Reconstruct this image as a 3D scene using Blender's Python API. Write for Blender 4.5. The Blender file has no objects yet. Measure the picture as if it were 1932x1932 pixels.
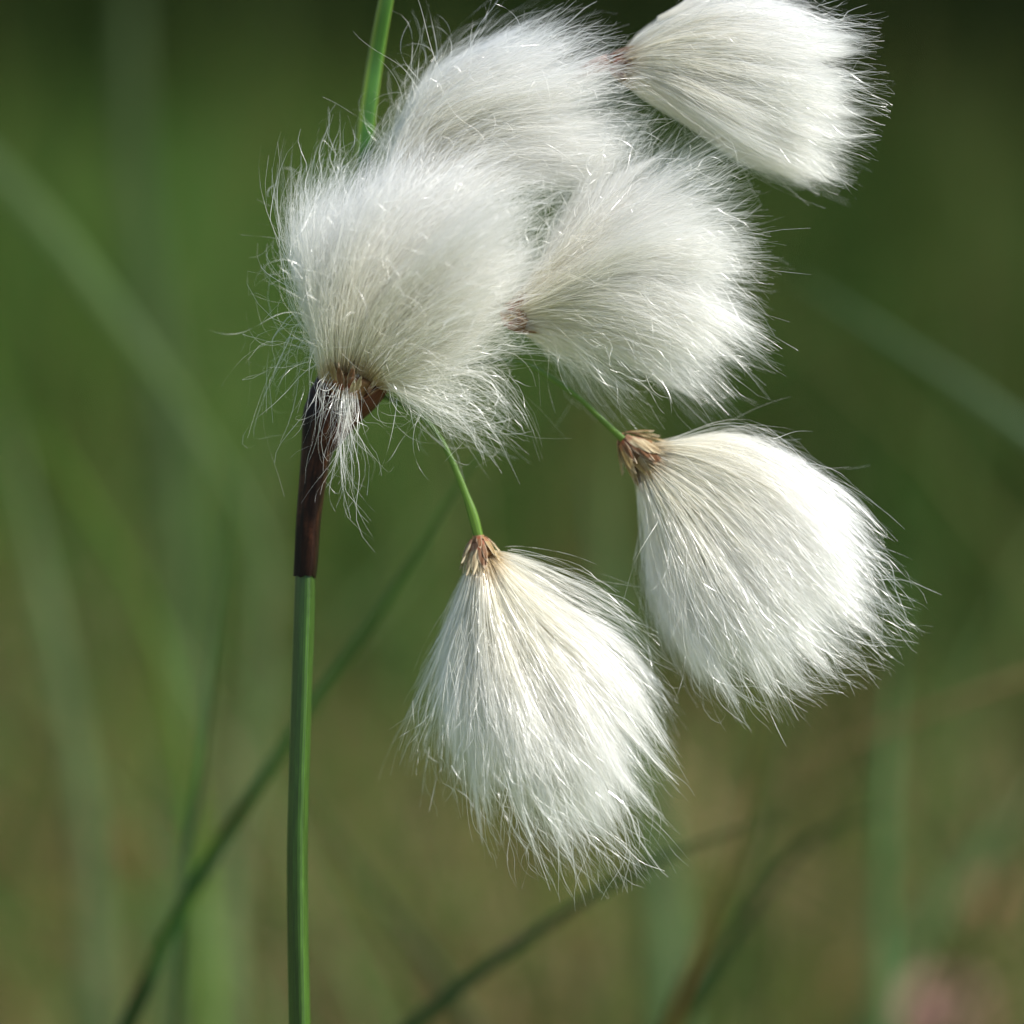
import bpy, math, random
import numpy as np
from mathutils import Vector, Matrix
R = math.radians
rng = np.random.default_rng(11)
random.seed(5)
scene = bpy.context.scene
COL = scene.collection

# ------------------------------------------------------------------ camera
CAM_LOC = Vector((0.0, 0.0, 0.42))
PITCH = 13.0
cam_d = bpy.data.cameras.new("camera")
cam = bpy.data.objects.new("camera", cam_d)
COL.objects.link(cam)
cam.location = CAM_LOC
cam.rotation_euler = (R(90 - PITCH), 0, 0)
cam_d.sensor_width = 36.0
cam_d.lens = 100.0
cam_d.clip_start = 0.02
cam_d.clip_end = 400.0
cam_d.dof.use_dof = True
cam_d.dof.focus_distance = 0.2755
cam_d.dof.aperture_fstop = 8.5
cam_d.dof.aperture_blades = 0
scene.camera = cam
D0 = 0.28                                    # distance of the plant
PXM = D0 / 5366.7                            # metres per reading unit at the plant (photo read at 1932 wide)

# ------------------------------------------------------------------ light
SUN_EL, SUN_AZ = 46.0, 116.0                  # azimuth from +Y towards +X
w = bpy.data.worlds.new("World"); scene.world = w; w.use_nodes = True
nt = w.node_tree
sky = nt.nodes.new("ShaderNodeTexSky"); sky.sky_type = 'NISHITA'; sky.sun_disc = False
sky.sun_elevation = R(SUN_EL); sky.sun_rotation = R(SUN_AZ)
nt.links.new(sky.outputs[0], nt.nodes["Background"].inputs[0])
nt.nodes["Background"].inputs[1].default_value = 0.10
sd = bpy.data.lights.new("sun", 'SUN'); sd.energy = 4.8; sd.angle = R(0.55); sd.color = (1.0, 0.965, 0.90)
so = bpy.data.objects.new("sun", sd); COL.objects.link(so)
to_sun = Vector((math.sin(R(SUN_AZ)) * math.cos(R(SUN_EL)), math.cos(R(SUN_AZ)) * math.cos(R(SUN_EL)), math.sin(R(SUN_EL))))
so.rotation_euler = to_sun.to_track_quat('Z', 'Y').to_euler(); so.location = (1, 0, 2)
vs = scene.view_settings
scene.display_settings.display_device = 'sRGB'
vs.view_transform = 'Standard'; vs.look = 'None'; vs.exposure = 0.64; vs.gamma = 1.0
cy = scene.cycles
cy.max_bounces = 16; cy.diffuse_bounces = 14; cy.transmission_bounces = 14; cy.glossy_bounces = 4
cy.transparent_max_bounces = 20
cy.caustics_reflective = False; cy.caustics_refractive = False
cy.sample_clamp_indirect = 12.0
cy.use_denoising = True

# ------------------------------------------------------------------ helpers
CM = Matrix.Rotation(R(90 - PITCH), 4, 'X')
CR = np.array([[CM[i][j] for j in range(3)] for i in range(3)])
CL = np.array(CAM_LOC)
def at(px, py, d=D0):
    """reading units (photo 1932 wide) and distance along the view axis -> world point(s)"""
    px = np.asarray(px, float); py = np.asarray(py, float); d = np.asarray(d, float) + 0 * px
    v = np.stack([(px - 966) / 5366.7 * d, -(py - 966) / 5366.7 * d, -d], -1)
    return v @ CR.T + CL

def tag(o, label=None, cat=None, group=None, kind=None):
    if label: o['label'] = label
    if cat: o['category'] = cat
    if group: o['group'] = group
    if kind: o['kind'] = kind
    return o

def mesh_obj(name, verts, faces, mat, parent=None, cols=None, uv=None, smooth=False):
    """verts (n,3) array, faces (m,4) or (m,3) array"""
    me = bpy.data.meshes.new(name)
    verts = np.asarray(verts, np.float32); faces = np.asarray(faces, np.int32)
    k = faces.shape[1]
    me.vertices.add(len(verts)); me.vertices.foreach_set("co", verts.ravel())
    me.loops.add(faces.size); me.loops.foreach_set("vertex_index", faces.ravel())
    me.polygons.add(len(faces))
    me.polygons.foreach_set("loop_start", np.arange(0, faces.size, k, dtype=np.int32))
    me.polygons.foreach_set("use_smooth", np.full(len(faces), smooth))
    if cols is not None:
        a = me.color_attributes.new("Col", 'FLOAT_COLOR', 'POINT')
        c = np.ones((len(verts), 4), np.float32); c[:, :3] = cols
        a.data.foreach_set("color", c.ravel())
    if uv is not None:
        a = me.attributes.new("st", 'FLOAT2', 'POINT')
        a.data.foreach_set("vector", np.asarray(uv, np.float32).ravel())
    me.update(); me.validate()
    me.materials.append(mat)
    o = bpy.data.objects.new(name, me); COL.objects.link(o)
    if parent is not None: o.parent = parent
    return o

def empty(name, loc=(0, 0, 0)):
    o = bpy.data.objects.new(name, None); COL.objects.link(o); o.location = loc
    o.empty_display_size = 0.01
    return o

def adopt(child, parent):
    """parent without moving the child (parents here are only translated)"""
    bpy.context.view_layer.update()
    child.parent = parent
    child.matrix_parent_inverse = parent.matrix_world.inverted()

def spline(pts, n):
    """smooth resampling of a polyline by arc length (Catmull-Rom)"""
    p = np.asarray(pts, float)
    q = np.vstack([2 * p[0] - p[1], p, 2 * p[-1] - p[-2]])
    out = []
    for i in range(1, len(q) - 2):
        t = np.linspace(0, 1, 12, endpoint=False)[:, None]
        a, b, c, d = q[i - 1], q[i], q[i + 1], q[i + 2]
        out.append(0.5 * (2 * b + (c - a) * t + (2 * a - 5 * b + 4 * c - d) * t**2 + (3 * b - a - 3 * c + d) * t**3))
    out = np.vstack(out + [p[-1:]])
    s = np.r_[0, np.cumsum(np.linalg.norm(np.diff(out, axis=0), axis=1))]
    ss = np.linspace(0, s[-1], n)
    return np.stack([np.interp(ss, s, out[:, j]) for j in range(p.shape[1])], -1)

def unit(a):
    return a / np.maximum(np.linalg.norm(a, axis=-1, keepdims=True), 1e-12)

def tube(path, radii, nside=24, shape=None, ref=(0, -1, 0), cap=True, squash=1.0):
    """path (n,3), radii (n,); shape(theta)->factor. returns verts, quads, (theta,s)"""
    P = np.asarray(path, float); n = len(P)
    T = unit(np.gradient(P, axis=0)); ref = np.asarray(ref, float)
    N = unit(ref - (T @ ref)[:, None] * T); B = np.cross(T, N)
    th = np.linspace(0, 2 * np.pi, nside, endpoint=False)
    f = np.ones(nside) if shape is None else shape(th)
    r = np.asarray(radii, float)[:, None, None]
    V = P[:, None] + r * (f * np.cos(th) * squash)[None, :, None] * N[:, None] + r * (f * np.sin(th))[None, :, None] * B[:, None]
    i = np.arange(n - 1)[:, None] * nside; j = np.arange(nside)[None]; j2 = (j + 1) % nside
    F = np.stack([i + j, i + j2, i + nside + j2, i + nside + j], -1).reshape(-1, 4)
    V = V.reshape(-1, 3)
    if cap:
        c0, c1 = len(V), len(V) + 1
        V = np.vstack([V, P[:1], P[-1:]])
        jj = np.arange(nside); jn = (jj + 1) % nside; b = (n - 1) * nside
        F = np.vstack([F, np.stack([jn, jj, jj * 0 + c0, jj * 0 + c0], -1), np.stack([b + jj, b + jn, jj * 0 + c1, jj * 0 + c1], -1)])
    return V, F

def fixquads(F):
    return F

def ribbons(P, width, twist, seed=0, taper=0.25):
    """P (N,K,3) strands -> flat twisted ribbons. width (N,). returns verts, quads"""
    g = np.random.default_rng(seed)
    N, K, _ = P.shape
    T = unit(np.gradient(P, axis=1))
    a = unit(g.normal(size=(N, 1, 3)))
    u = unit(np.cross(T, np.broadcast_to(a, T.shape))); v = np.cross(T, u)
    ang = g.uniform(0, 2 * np.pi, (N, 1)) + g.normal(0, twist, (N, 1)) * np.linspace(0, 1, K)[None]
    side = u * np.cos(ang)[..., None] + v * np.sin(ang)[..., None]
    t = np.linspace(0, 1, K)[None]
    wd = width[:, None] * (1 - (1 - taper) * t**2) * 0.5
    V = np.stack([P - side * wd[..., None], P + side * wd[..., None]], 2).reshape(-1, 3)
    b = (np.arange(N)[:, None] * K + np.arange(K - 1)[None]) * 2
    F = np.stack([b, b + 1, b + 3, b + 2], -1).reshape(-1, 4)
    return V, F

# ------------------------------------------------------------------ materials
def mat_new(name):
    m = bpy.data.materials.new(name); m.use_nodes = True
    t = m.node_tree; t.nodes.clear()
    return m, t, t.nodes.new("ShaderNodeOutputMaterial")

def ramp(t, stops, src):
    r = t.nodes.new("ShaderNodeValToRGB")
    e = r.color_ramp.elements
    while len(e) < len(stops): e.new(0.5)
    for i, (p, c) in enumerate(stops): e[i].position = p; e[i].color = (*c, 1)
    t.links.new(src, r.inputs[0]); return r

def cotton_material():
    m, t, out = mat_new("cotton")
    at_ = t.nodes.new("ShaderNodeAttribute"); at_.attribute_name = "Col"
    d = t.nodes.new("ShaderNodeBsdfDiffuse"); tr = t.nodes.new("ShaderNodeBsdfTranslucent")
    g = t.nodes.new("ShaderNodeBsdfGlossy"); g.inputs['Roughness'].default_value = 0.30
    g.inputs['Color'].default_value = (1, 1, 1, 1)
    for n in (d, tr): t.links.new(at_.outputs[0], n.inputs['Color'])
    m1 = t.nodes.new("ShaderNodeMixShader"); m1.inputs[0].default_value = 0.58
    t.links.new(d.outputs[0], m1.inputs[1]); t.links.new(tr.outputs[0], m1.inputs[2])
    m2 = t.nodes.new("ShaderNodeMixShader"); m2.inputs[0].default_value = 0.12
    t.links.new(m1.outputs[0], m2.inputs[1]); t.links.new(g.outputs[0], m2.inputs[2])
    # the fibres are hollow and clear: part of the light passes straight through
    tp = t.nodes.new("ShaderNodeBsdfTransparent")
    m3 = t.nodes.new("ShaderNodeMixShader"); m3.inputs[0].default_value = 0.24
    t.links.new(m2.outputs[0], m3.inputs[1]); t.links.new(tp.outputs[0], m3.inputs[2])
    t.links.new(m3.outputs[0], out.inputs[0])
    return m

def leaf_material(name, rough=0.45, trans=0.25, streak=None, spec=0.4):
    """vertex colour 'Col', light through the blade, fine streaks along it"""
    m, t, out = mat_new(name)
    a = t.nodes.new("ShaderNodeAttribute"); a.attribute_name = "Col"
    col = a.outputs[0]
    p = t.nodes.new("ShaderNodeBsdfPrincipled"); p.inputs['Roughness'].default_value = rough
    p.inputs['Specular IOR Level'].default_value = spec
    if streak:
        st = t.nodes.new("ShaderNodeAttribute"); st.attribute_name = "st"
        mp = t.nodes.new("ShaderNodeMapping"); mp.inputs['Scale'].default_value = streak
        n = t.nodes.new("ShaderNodeTexNoise"); n.inputs['Scale'].default_value = 1.0; n.inputs['Detail'].default_value = 4
        t.links.new(st.outputs['Vector'], mp.inputs[0]); t.links.new(mp.outputs[0], n.inputs[0])
        mr = t.nodes.new("ShaderNodeMapRange"); mr.inputs[1].default_value = 0.3; mr.inputs[2].default_value = 0.7
        mr.inputs[3].default_value = 0.55; mr.inputs[4].default_value = 1.35
        t.links.new(n.outputs[0], mr.inputs[0])
        mx = t.nodes.new("ShaderNodeVectorMath"); mx.operation = 'SCALE'
        t.links.new(col, mx.inputs[0]); t.links.new(mr.outputs[0], mx.inputs['Scale']); col = mx.outputs[0]
        b = t.nodes.new("ShaderNodeBump"); b.inputs['Strength'].default_value = 0.35; b.inputs['Distance'].default_value = 0.0001
        t.links.new(n.outputs[0], b.inputs['Height']); t.links.new(b.outputs[0], p.inputs['Normal'])
    t.links.new(col, p.inputs['Base Color'])
    tr = t.nodes.new("ShaderNodeBsdfTranslucent"); t.links.new(col, tr.inputs[0])
    mx = t.nodes.new("ShaderNodeMixShader"); mx.inputs[0].default_value = trans
    t.links.new(p.outputs[0], mx.inputs[1]); t.links.new(tr.outputs[0], mx.inputs[2])
    t.links.new(mx.outputs[0], out.inputs[0])
    return m

def ground_material():
    m, t, out = mat_new("bog_ground")
    tc = t.nodes.new("ShaderNodeTexCoord")
    n = t.nodes.new("ShaderNodeTexNoise"); n.inputs['Scale'].default_value = 9; n.inputs['Detail'].default_value = 8
    t.links.new(tc.outputs['Object'], n.inputs[0])
    r = ramp(t, [(0.3, (.09, .07, .035)), (0.45, (.10, .15, .035)), (0.55, (.17, .20, .06)), (0.66, (.28, .20, .11)), (0.8, (.12, .20, .05))], n.outputs[0])
    p = t.nodes.new("ShaderNodeBsdfPrincipled"); p.inputs['Roughness'].default_value = 0.9
    t.links.new(r.outputs[0], p.inputs['Base Color'])
    n2 = t.nodes.new("ShaderNodeTexNoise"); n2.inputs['Scale'].default_value = 140; n2.inputs['Detail'].default_value = 6
    t.links.new(tc.outputs['Object'], n2.inputs[0])
    b = t.nodes.new("ShaderNodeBump"); b.inputs['Strength'].default_value = 0.8; b.inputs['Distance'].default_value = 0.01
    t.links.new(n2.outputs[0], b.inputs['Height']); t.links.new(b.outputs[0], p.inputs['Normal'])
    t.links.new(p.outputs[0], out.inputs[0])
    return m

M_COTTON = cotton_material()
M_STEM = leaf_material("stem_green", 0.36, 0.04, streak=(26, 30, 1), spec=0.42)
M_BRACT = leaf_material("bract_brown", 0.42, 0.12, streak=(18, 16, 1), spec=0.12)
M_SCALE = leaf_material("scale_papery", 0.5, 0.35, streak=(9, 3, 1), spec=0.3)
M_BLADE = leaf_material("blade", 0.6, 0.4, streak=(8, 8, 1), spec=0.12)
M_GRASS = leaf_material("meadow_grass", 0.6, 0.4, spec=0.12)
M_GROUND = ground_material()

# ------------------------------------------------------------------ ground
gx = np.r_[-300, -80, -25, -8, np.linspace(-3, 3, 50), 8, 25, 80, 300]
gy = np.r_[-300, -60, -10, -2, np.linspace(0, 7, 60), 12, 30, 80, 300]
X, Y = np.meshgrid(gx, gy)
Z = 0.018 * np.sin(X * 7.1 + 1.3 * np.sin(Y * 4)) * np.cos(Y * 6.3 + X) + 0.01 * np.sin(X * 19 + Y * 13)
Z[(np.abs(X) > 7) | (Y < -1) | (Y > 10)] = 0
V = np.stack([X, Y, Z], -1).reshape(-1, 3)
nx = len(gx)
i = (np.arange(len(gy) - 1)[:, None] * nx + np.arange(nx - 1)[None]).ravel()
tag(mesh_obj("ground", V, np.stack([i, i + 1, i + nx + 1, i + nx], -1), M_GROUND, smooth=True), kind="structure")

# ------------------------------------------------------------------ cotton strands
K = 13
def tuft_strands(guides, n, base_d, depth, dens=None, shape=None, clumps=90, clump_pull=0.55, wob=7.0,
                 fly=0.05, len_lo=0.55, tilt=0.0, loose=350, seed=1, curl=1.0, locks=60, lock_pull=.5, lock_len=.2, du=(0, 0), lcurl=1.0, spread=1.1, tangle=.06, surf=800, tl=1.0):
    """guides: fan of polylines in reading units, all leaving the head's base. Returns strands (N,K,3) in world and t-based data.
    depth: half thickness of the fan in reading units; tilt: units the tips lean towards (+) the camera"""
    g = np.random.default_rng(seed)
    G = np.stack([spline(p, 24) for p in guides])                 # (g,24,2)
    ng = len(G)
    Ls = np.linalg.norm(np.diff(G, axis=1), axis=2).sum(1)
    def fan(u, t):
        x = np.clip(u, -.25, 1.25) * (ng - 1); a = np.clip(np.floor(x).astype(int), 0, ng - 2); f = (x - a)
        f = np.where((f > 0) & (f < 1), f * f * (3 - 2 * f) * 0.5 + f * 0.5, np.where(f < 0, f * .5, 1 + (f - 1) * .5))
        s = np.clip(t, 0, 1.0) * 23; k = np.clip(np.floor(s).astype(int), 0, 22); h = s - k
        def pick(ai):
            p0 = G[ai[:, None], k]; p1 = G[ai[:, None], k + 1]
            return p0 + (p1 - p0) * h[..., None]
        p = pick(a) * (1 - f)[:, None, None] + pick(a + 1) * f[:, None, None]
        over = np.clip(t - 1, 0, None)[..., None]
        e = (G[a, 23] - G[a, 20]) * (1 - f)[:, None] + (G[a + 1, 23] - G[a + 1, 20]) * f[:, None]
        return p + over * e[:, None, :] * 7.6
    def disc(m):
        # even across the fan, elliptical in depth, with a thin tail outside
        a_ = g.uniform(-1, 1, m); mix = g.uniform(size=m) < .35
        a_ = np.where(mix, a_ * np.abs(a_) ** (spread * .5), a_)
        b_ = g.uniform(-1, 1, m) * np.sqrt(np.clip(1 - a_ ** 2, .02, 1))
        tail = 1 + .2 * (g.uniform(size=m) < .12) * np.abs(g.normal(0, 1, m))
        return .5 + .5 * a_ * tail, b_ * tail
    cu, cw = disc(clumps)
    if dens is not None:
        d = np.asarray(dens, float)
        def keep(u): return g.uniform(size=len(u)) < np.interp(u * (ng - 1), np.arange(ng), d / d.max())
        k_ = keep(cu); cu, cw = cu[k_], cw[k_]; clumps = len(cu)
        u, w_ = disc(n * 3); k_ = keep(u); u, w_ = u[k_][:n], w_[k_][:n]
    else:
        u, w_ = disc(n)
    n = len(u)
    # nearest clump
    dd = (u[:, None] - cu[None])**2 * 4 + (w_[:, None] - cw[None])**2
    ci = dd.argmin(1)
    pull = clump_pull * g.beta(2, 1.4, n)
    lu, lw_ = disc(locks)
    li = ((cu[:, None] - lu[None])**2 * 4 + (cw[:, None] - lw_[None])**2).argmin(1)      # lock of each clump
    lp = lock_pull * g.uniform(.4, 1.2, clumps)
    t0 = g.uniform(0, 0.11, n) ** 1.0
    clen = g.uniform(0.90, 1.04, clumps) * (1.04 - lock_len * g.uniform(0, 1, locks)**1.3)[li]
    cvar = (cu.copy(), cw.copy())
    t1 = clen[ci] * (1 - (1 - len_lo) * g.beta(1.0, 1.9, n)); t1 = t1 * g.uniform(0.90, 1.01, n) * tl
    s = np.linspace(0, 1, K)[None]
    t = t0[:, None] + (t1 - t0)[:, None] * s
    pl = (pull[:, None] * np.clip(t, 0, 1)**1.5)
    U = u[:, None] + (cu[ci] - u)[:, None] * pl
    W = w_[:, None] + (cw[ci] - w_)[:, None] * pl
    mess = g.normal(0, tangle, (n, 2)) * (1 + 1.6 * (g.uniform(size=(n, 1)) < .12))
    # evaluate the fan at varying U: two-point blend over start and end u
    A = fan(u, t) + (mess[:, :1] * np.clip(t, 0, 1) ** 1.6)[..., None] * (fan(np.full(n, .95), t) - fan(np.full(n, .05), t)); Bq = fan(cu[ci], t); Lq = fan(lu[li[ci]], t)
    lk = lp[ci][:, None] * np.clip(t, 0, 1)**3.5
    p2 = A * (1 - pl[..., None]) + Bq * pl[..., None]
    p2 = p2 * (1 - lk[..., None]) + Lq * lk[..., None]
    W = W * (1 - lk) + lw_[li[ci]][:, None] * lk
    U = U * (1 - lk) + lu[li[ci]][:, None] * lk
    tt = np.clip(t, 0, 1.1); W = W + mess[:, 1:] * t * 2.2
    prof = np.sqrt(np.clip(tt, 0, 1)) * (1 - 0.25 * np.clip(tt, 0, 1)**3) if shape is None else np.interp(tt, *shape)
    z = W * depth * prof + tilt * tt + (du[0] + (du[1] - du[0]) * U) * np.clip(tt, 0, 1)
    # waviness: shared by the clump + its own
    L = Ls.mean()
    def waves(m, amp, lo, hi):
        ph = g.uniform(0, 2 * np.pi, (m, 3, 1)); fr = g.uniform(lo, hi, (m, 3, 1)); am = g.normal(0, 1, (m, 3, 1)) * amp
        return (am * np.sin(ph + fr * s[None] * 2 * np.pi) - am * np.sin(ph)).transpose(0, 2, 1)
    wv = waves(clumps, wob * 0.9 * np.ones((clumps, 1, 1)), 0.3, 1.0)[ci] * 1.0
    wv = wv + waves(locks, wob * 1.6 * np.ones((locks, 1, 1)), 0.25, .7)[li[ci]]
    amp = np.where(g.uniform(size=n) < fly, g.uniform(1.3, 4.0, n), g.gamma(1.6, 0.5, n)) * wob
    wv = wv + waves(n, amp[:, None, None] * curl, 0.25, 1.25)
    wv += waves(n, (wob * g.gamma(1.5, .16, n))[:, None, None], 1.2, 3.0)
    wv *= (s[..., None] ** 1.1) * 0.9
    q = np.concatenate([p2 + wv[..., :2], (z + wv[..., 2])[..., None]], -1)
    sets = [q]; ts = [tt]
    if loose:
        # stray bristles lying across the outside of the tuft
        lu, lw = disc(loose); lw = np.where(g.uniform(size=loose) < 0.7, np.abs(lw) * 0.4 + 0.65, g.uniform(-1, 1, loose))
        st = g.uniform(0.12, 0.85, loose)
        p0 = fan(lu, st[:, None])[:, 0]; p1 = fan(lu, np.clip(st + .05, 0, 1)[:, None])[:, 0]
        dr = np.arctan2(p1[:, 1] - p0[:, 1], p1[:, 0] - p0[:, 0]) + g.normal(0, 0.75, loose) * lcurl
        ln = g.uniform(0.15, 0.5, loose) * L * np.clip(1.15 - st, .2, 1)
        cv = g.normal(0, 1.3, loose) * lcurl; cv2 = g.normal(0, 1.4, loose) * lcurl
        ss = s * np.ones((loose, 1))
        an = dr[:, None] + cv[:, None] * ss + cv2[:, None] * np.sin(ss * 4 + g.uniform(0, 6, loose)[:, None]) * 0.5
        st_ = ln[:, None] / (K - 1)
        xy = np.stack([np.cumsum(np.cos(an) * st_, 1), np.cumsum(np.sin(an) * st_, 1)], -1) + p0[:, None]
        z0 = lw * depth * np.interp(st, [0, .3, .8, 1], [.2, .75, 1, .8])
        zz = z0[:, None] + np.cumsum(g.normal(0.1, 0.35, (loose, 1)) * st_ * np.ones_like(ss), 1)
        sets.append(np.concatenate([xy, zz[..., None]], -1)); ts.append(np.clip(st[:, None] + 0.2 * ss, 0.3, 1))
    if surf:
        # bright single bristles on the skin of the tuft, crossing the lie of the rest at small angles
        m = surf
        u0, w0 = disc(m); k_ = g.uniform(size=m) < (np.interp(u0 * (ng - 1), np.arange(ng), np.asarray(dens, float) / max(dens)) if dens is not None else 1)
        u0 = u0[k_]; m = len(u0)
        st = g.uniform(0.05, .8, m); en = np.minimum(st + g.uniform(.15, .5, m), 1.03)
        tl = st[:, None] + (en - st)[:, None] * s
        U_ = u0[:, None] + np.zeros_like(tl)
        p = fan(u0, tl); wide = fan(np.full(m, .95), tl) - fan(np.full(m, .05), tl)
        p = p + (g.normal(0, .07, (m, 1)) * s + g.normal(0, .03, (m, 1)) * np.sin(s * g.uniform(2, 7, (m, 1))))[..., None] * wide
        hz = np.sqrt(np.clip(1 - (2 * u0 - 1) ** 2, .05, 1)) * g.uniform(.85, 1.25, m)
        zc = hz[:, None] * depth * np.sqrt(np.clip(tl, 0, 1)) * (1 - .25 * tl ** 3) + tilt * tl + (du[0] + (du[1] - du[0]) * U_) * tl + g.normal(0, 12, (m, 1)) * s
        p = p + waves(m, wob * .5 * np.ones((m, 1, 1)), .8, 2.5)[..., :2]
        sets.append(np.concatenate([p, zc[..., None]], -1)); ts.append(np.clip(tl, .3, 1))
    q = np.concatenate(sets); tt = np.concatenate(ts)
    return q, tt

def add_locks(q, tt, paths, n, seed, width=12, depth=20, z=70):
    """separate pointed locks of bristles that stick out past the rest of a tuft"""
    g = np.random.default_rng(seed)
    Q, T = [q], [tt]
    for i, p in enumerate(paths):
        p = np.array(p, float); k = len(p); d = p[-1] - p[0]; nrm = np.array([-d[1], d[0]]) / np.linalg.norm(d)
        f = np.interp(np.linspace(0, 1, k), [0, .35, .8, 1], [.3, 1, .9, .35])[:, None] * width * g.uniform(.7, 1.5)
        a, t = tuft_strands([p - nrm * f, p, p + nrm * f], int(n * g.uniform(.8, 1.9)), D0, depth, clumps=9, clump_pull=.8, wob=5.5, fly=.04,
                            len_lo=.35, loose=0, surf=0, seed=seed * 50 + i, locks=3, lock_pull=.5, lock_len=.15, tangle=.09)
        a[..., 2] += z * g.uniform(-.6, 1.2) * np.clip(t, 0, 1)
        Q.append(a); T.append(np.clip(t + .25, 0, 1))
    return np.concatenate(Q), np.concatenate(T)

def to_world(q, base_d):
    """q: (.., 3) reading units + depth towards camera -> world"""
    d = base_d - q[..., 2] * PXM
    # keep sizes: x,y given as seen at the plant's plane
    v = np.stack([(q[..., 0] - 966) * PXM, -(q[..., 1] - 966) * PXM, -d], -1)
    return v @ CR.T + CL

def cotton(name, q, tt, base_d, parent, width=0.000050, warm=1.0, seed=3):
    P = to_world(q, base_d)
    g = np.random.default_rng(seed)
    n = len(P)
    wd = width * g.uniform(0.55, 1.35, n)
    wd[g.uniform(size=n) < 0.03] *= 1.5
    V, F = ribbons(P, wd, 5.0, seed)
    # colour: tan at the foot, cream, then white
    tcol = np.repeat(tt.reshape(-1), 2)
    r1 = np.repeat(np.repeat(g.uniform(0.0, 1, n), K), 2)
    white = np.array([.98, .976, .955]); cream = np.array([.975, .95, .85]); tan = np.array([.74, .60, .36])
    k1 = np.clip((tcol - 0.01 - 0.05 * r1) / 0.06, 0, 1)[:, None]
    k2 = np.clip((tcol - 0.12) / (0.35 + 0.3 * r1), 0, 1)[:, None]
    c = tan * (1 - k1) + cream * k1
    c = c * (1 - k2) + white * k2
    return mesh_obj(name, V, F, M_COTTON, parent, cols=c)

# ------------------------------------------------------------------ the plant
plant = empty("cotton_grass_plant", tuple(to_world(np.array([567., 2400., 0.]), D0)))
plant_root = Vector((0, 0, 0))

def C(px, py, z=0.0, base=D0):
    return to_world(np.array([float(px), float(py), float(z)]), base)

def tri_shape(phase, k=0.09, ridges=0, rk=0.0):
    def f(th):
        return 1 + k * np.cos(3 * (th - phase)) + rk * np.cos(ridges * th)
    return f

def col_tube(name, pts, radii, mat, color_fn, parent, nside=48, n=80, shape=None, squash=1.0, cap=True, ref=None):
    """pts: [(px,py,z)], radii in reading units at each pt"""
    q = spline([(*p, r) for p, r in zip(pts, radii)], n)
    path = to_world(q[:, :3], D0); rad = q[:, 3] * PXM
    ref = ref if ref is not None else (CR @ np.array([0, 0, 1.0]))
    V, F = tube(path, rad, nside, shape, ref, cap, squash)
    th = np.tile(np.linspace(0, 1, nside, endpoint=False), n); s = np.repeat(np.linspace(0, 1, n), nside)
    th_s = np.abs(th * 2 - 1)
    L = np.linalg.norm(np.diff(path, axis=0), axis=1).sum() / 0.05
    uv = np.stack([th_s, s * L * 0.3], -1); cols = color_fn(s, th)
    if cap:
        uv = np.vstack([uv, uv[:1], uv[-1:]]); cols = np.vstack([cols, cols[:1], cols[-1:]])
    return mesh_obj(name, V, F, mat, parent, cols=cols, uv=uv, smooth=True)

def lerp(a, b, k): return np.asarray(a) * (1 - k[:, None]) + np.asarray(b) * k[:, None]

# stem: from the ground up to the sheath
base_pt = C(600, 1932 + 4000)
def down_path():
    a = np.array([(574, 1050, 0, 20), (577, 1100, 0, 20.5), (571, 1300, 0, 21), (566, 1460, 0, 21), (563, 1600, 0, 21), (564, 1760, 0, 21.5), (567, 1932, 0, 22), (571, 2100, 0, 22.5)], float)
    return a
a = down_path(); a[:, 3] *= .88; a[0, 3] *= .7; q = spline(a, 90)
vis = to_world(q[:, :3], D0); rad = q[:, 3] * PXM
# continue to the ground
p0 = vis[-1]; t0 = unit(vis[-1] - vis[-6]); p1 = np.array([p0[0] + 0.01, p0[1] - 0.02, -0.004])
Lh = np.linalg.norm(p1 - p0); s = np.linspace(0, 1, 40)[1:, None]
ext = (2*s**3-3*s**2+1)*p0 + (s**3-2*s**2+s)*t0*Lh + (-2*s**3+3*s**2)*p1 + (s**3-s**2)*np.array([0, 0, -1.])*Lh
path = np.vstack([vis, ext]); rad = np.r_[rad, np.linspace(rad[-1], rad[-1] * 1.3, len(ext))]
def stem_shape(th):  # rounded triangle, finely ribbed
    return 1 + 0.15 * np.cos(3 * (th + 0.34)) + 0.035 * np.cos(6 * (th + 0.34)) + 0.010 * np.cos(26 * th)
V, F = tube(path, rad, 104, stem_shape, CR @ np.array([0, 0, 1.0]))
n = len(path); th = np.tile(np.linspace(0, 1, 104, endpoint=False), n); s_ = np.repeat(np.cumsum(np.r_[0, np.linalg.norm(np.diff(path, axis=0), axis=1)]), 104)
rib = 0.5 + 0.5 * np.cos(26 * 2 * np.pi * th)
blot = 1 + .22 * np.sin(s_ * 160 + 3 * np.sin(th * 6.28)) * np.sin(s_ * 61 + 2) + .10 * np.random.default_rng(4).normal(0, 1, len(th))
c = lerp((.020, .052, .007), (.048, .112, .013), rib) * np.clip(blot, .5, 1.6)[:, None]
c = np.vstack([c, c[:1], c[-1:]]); uv = np.stack([np.abs(th * 2 - 1), s_ * 6], -1); uv = np.vstack([uv, uv[:1], uv[-1:]])
plant.location = Vector(p1); bpy.context.view_layer.update()
stem = mesh_obj("stem", V, F, M_STEM, None, cols=c, uv=uv, smooth=True)
parts = [stem]

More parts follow.
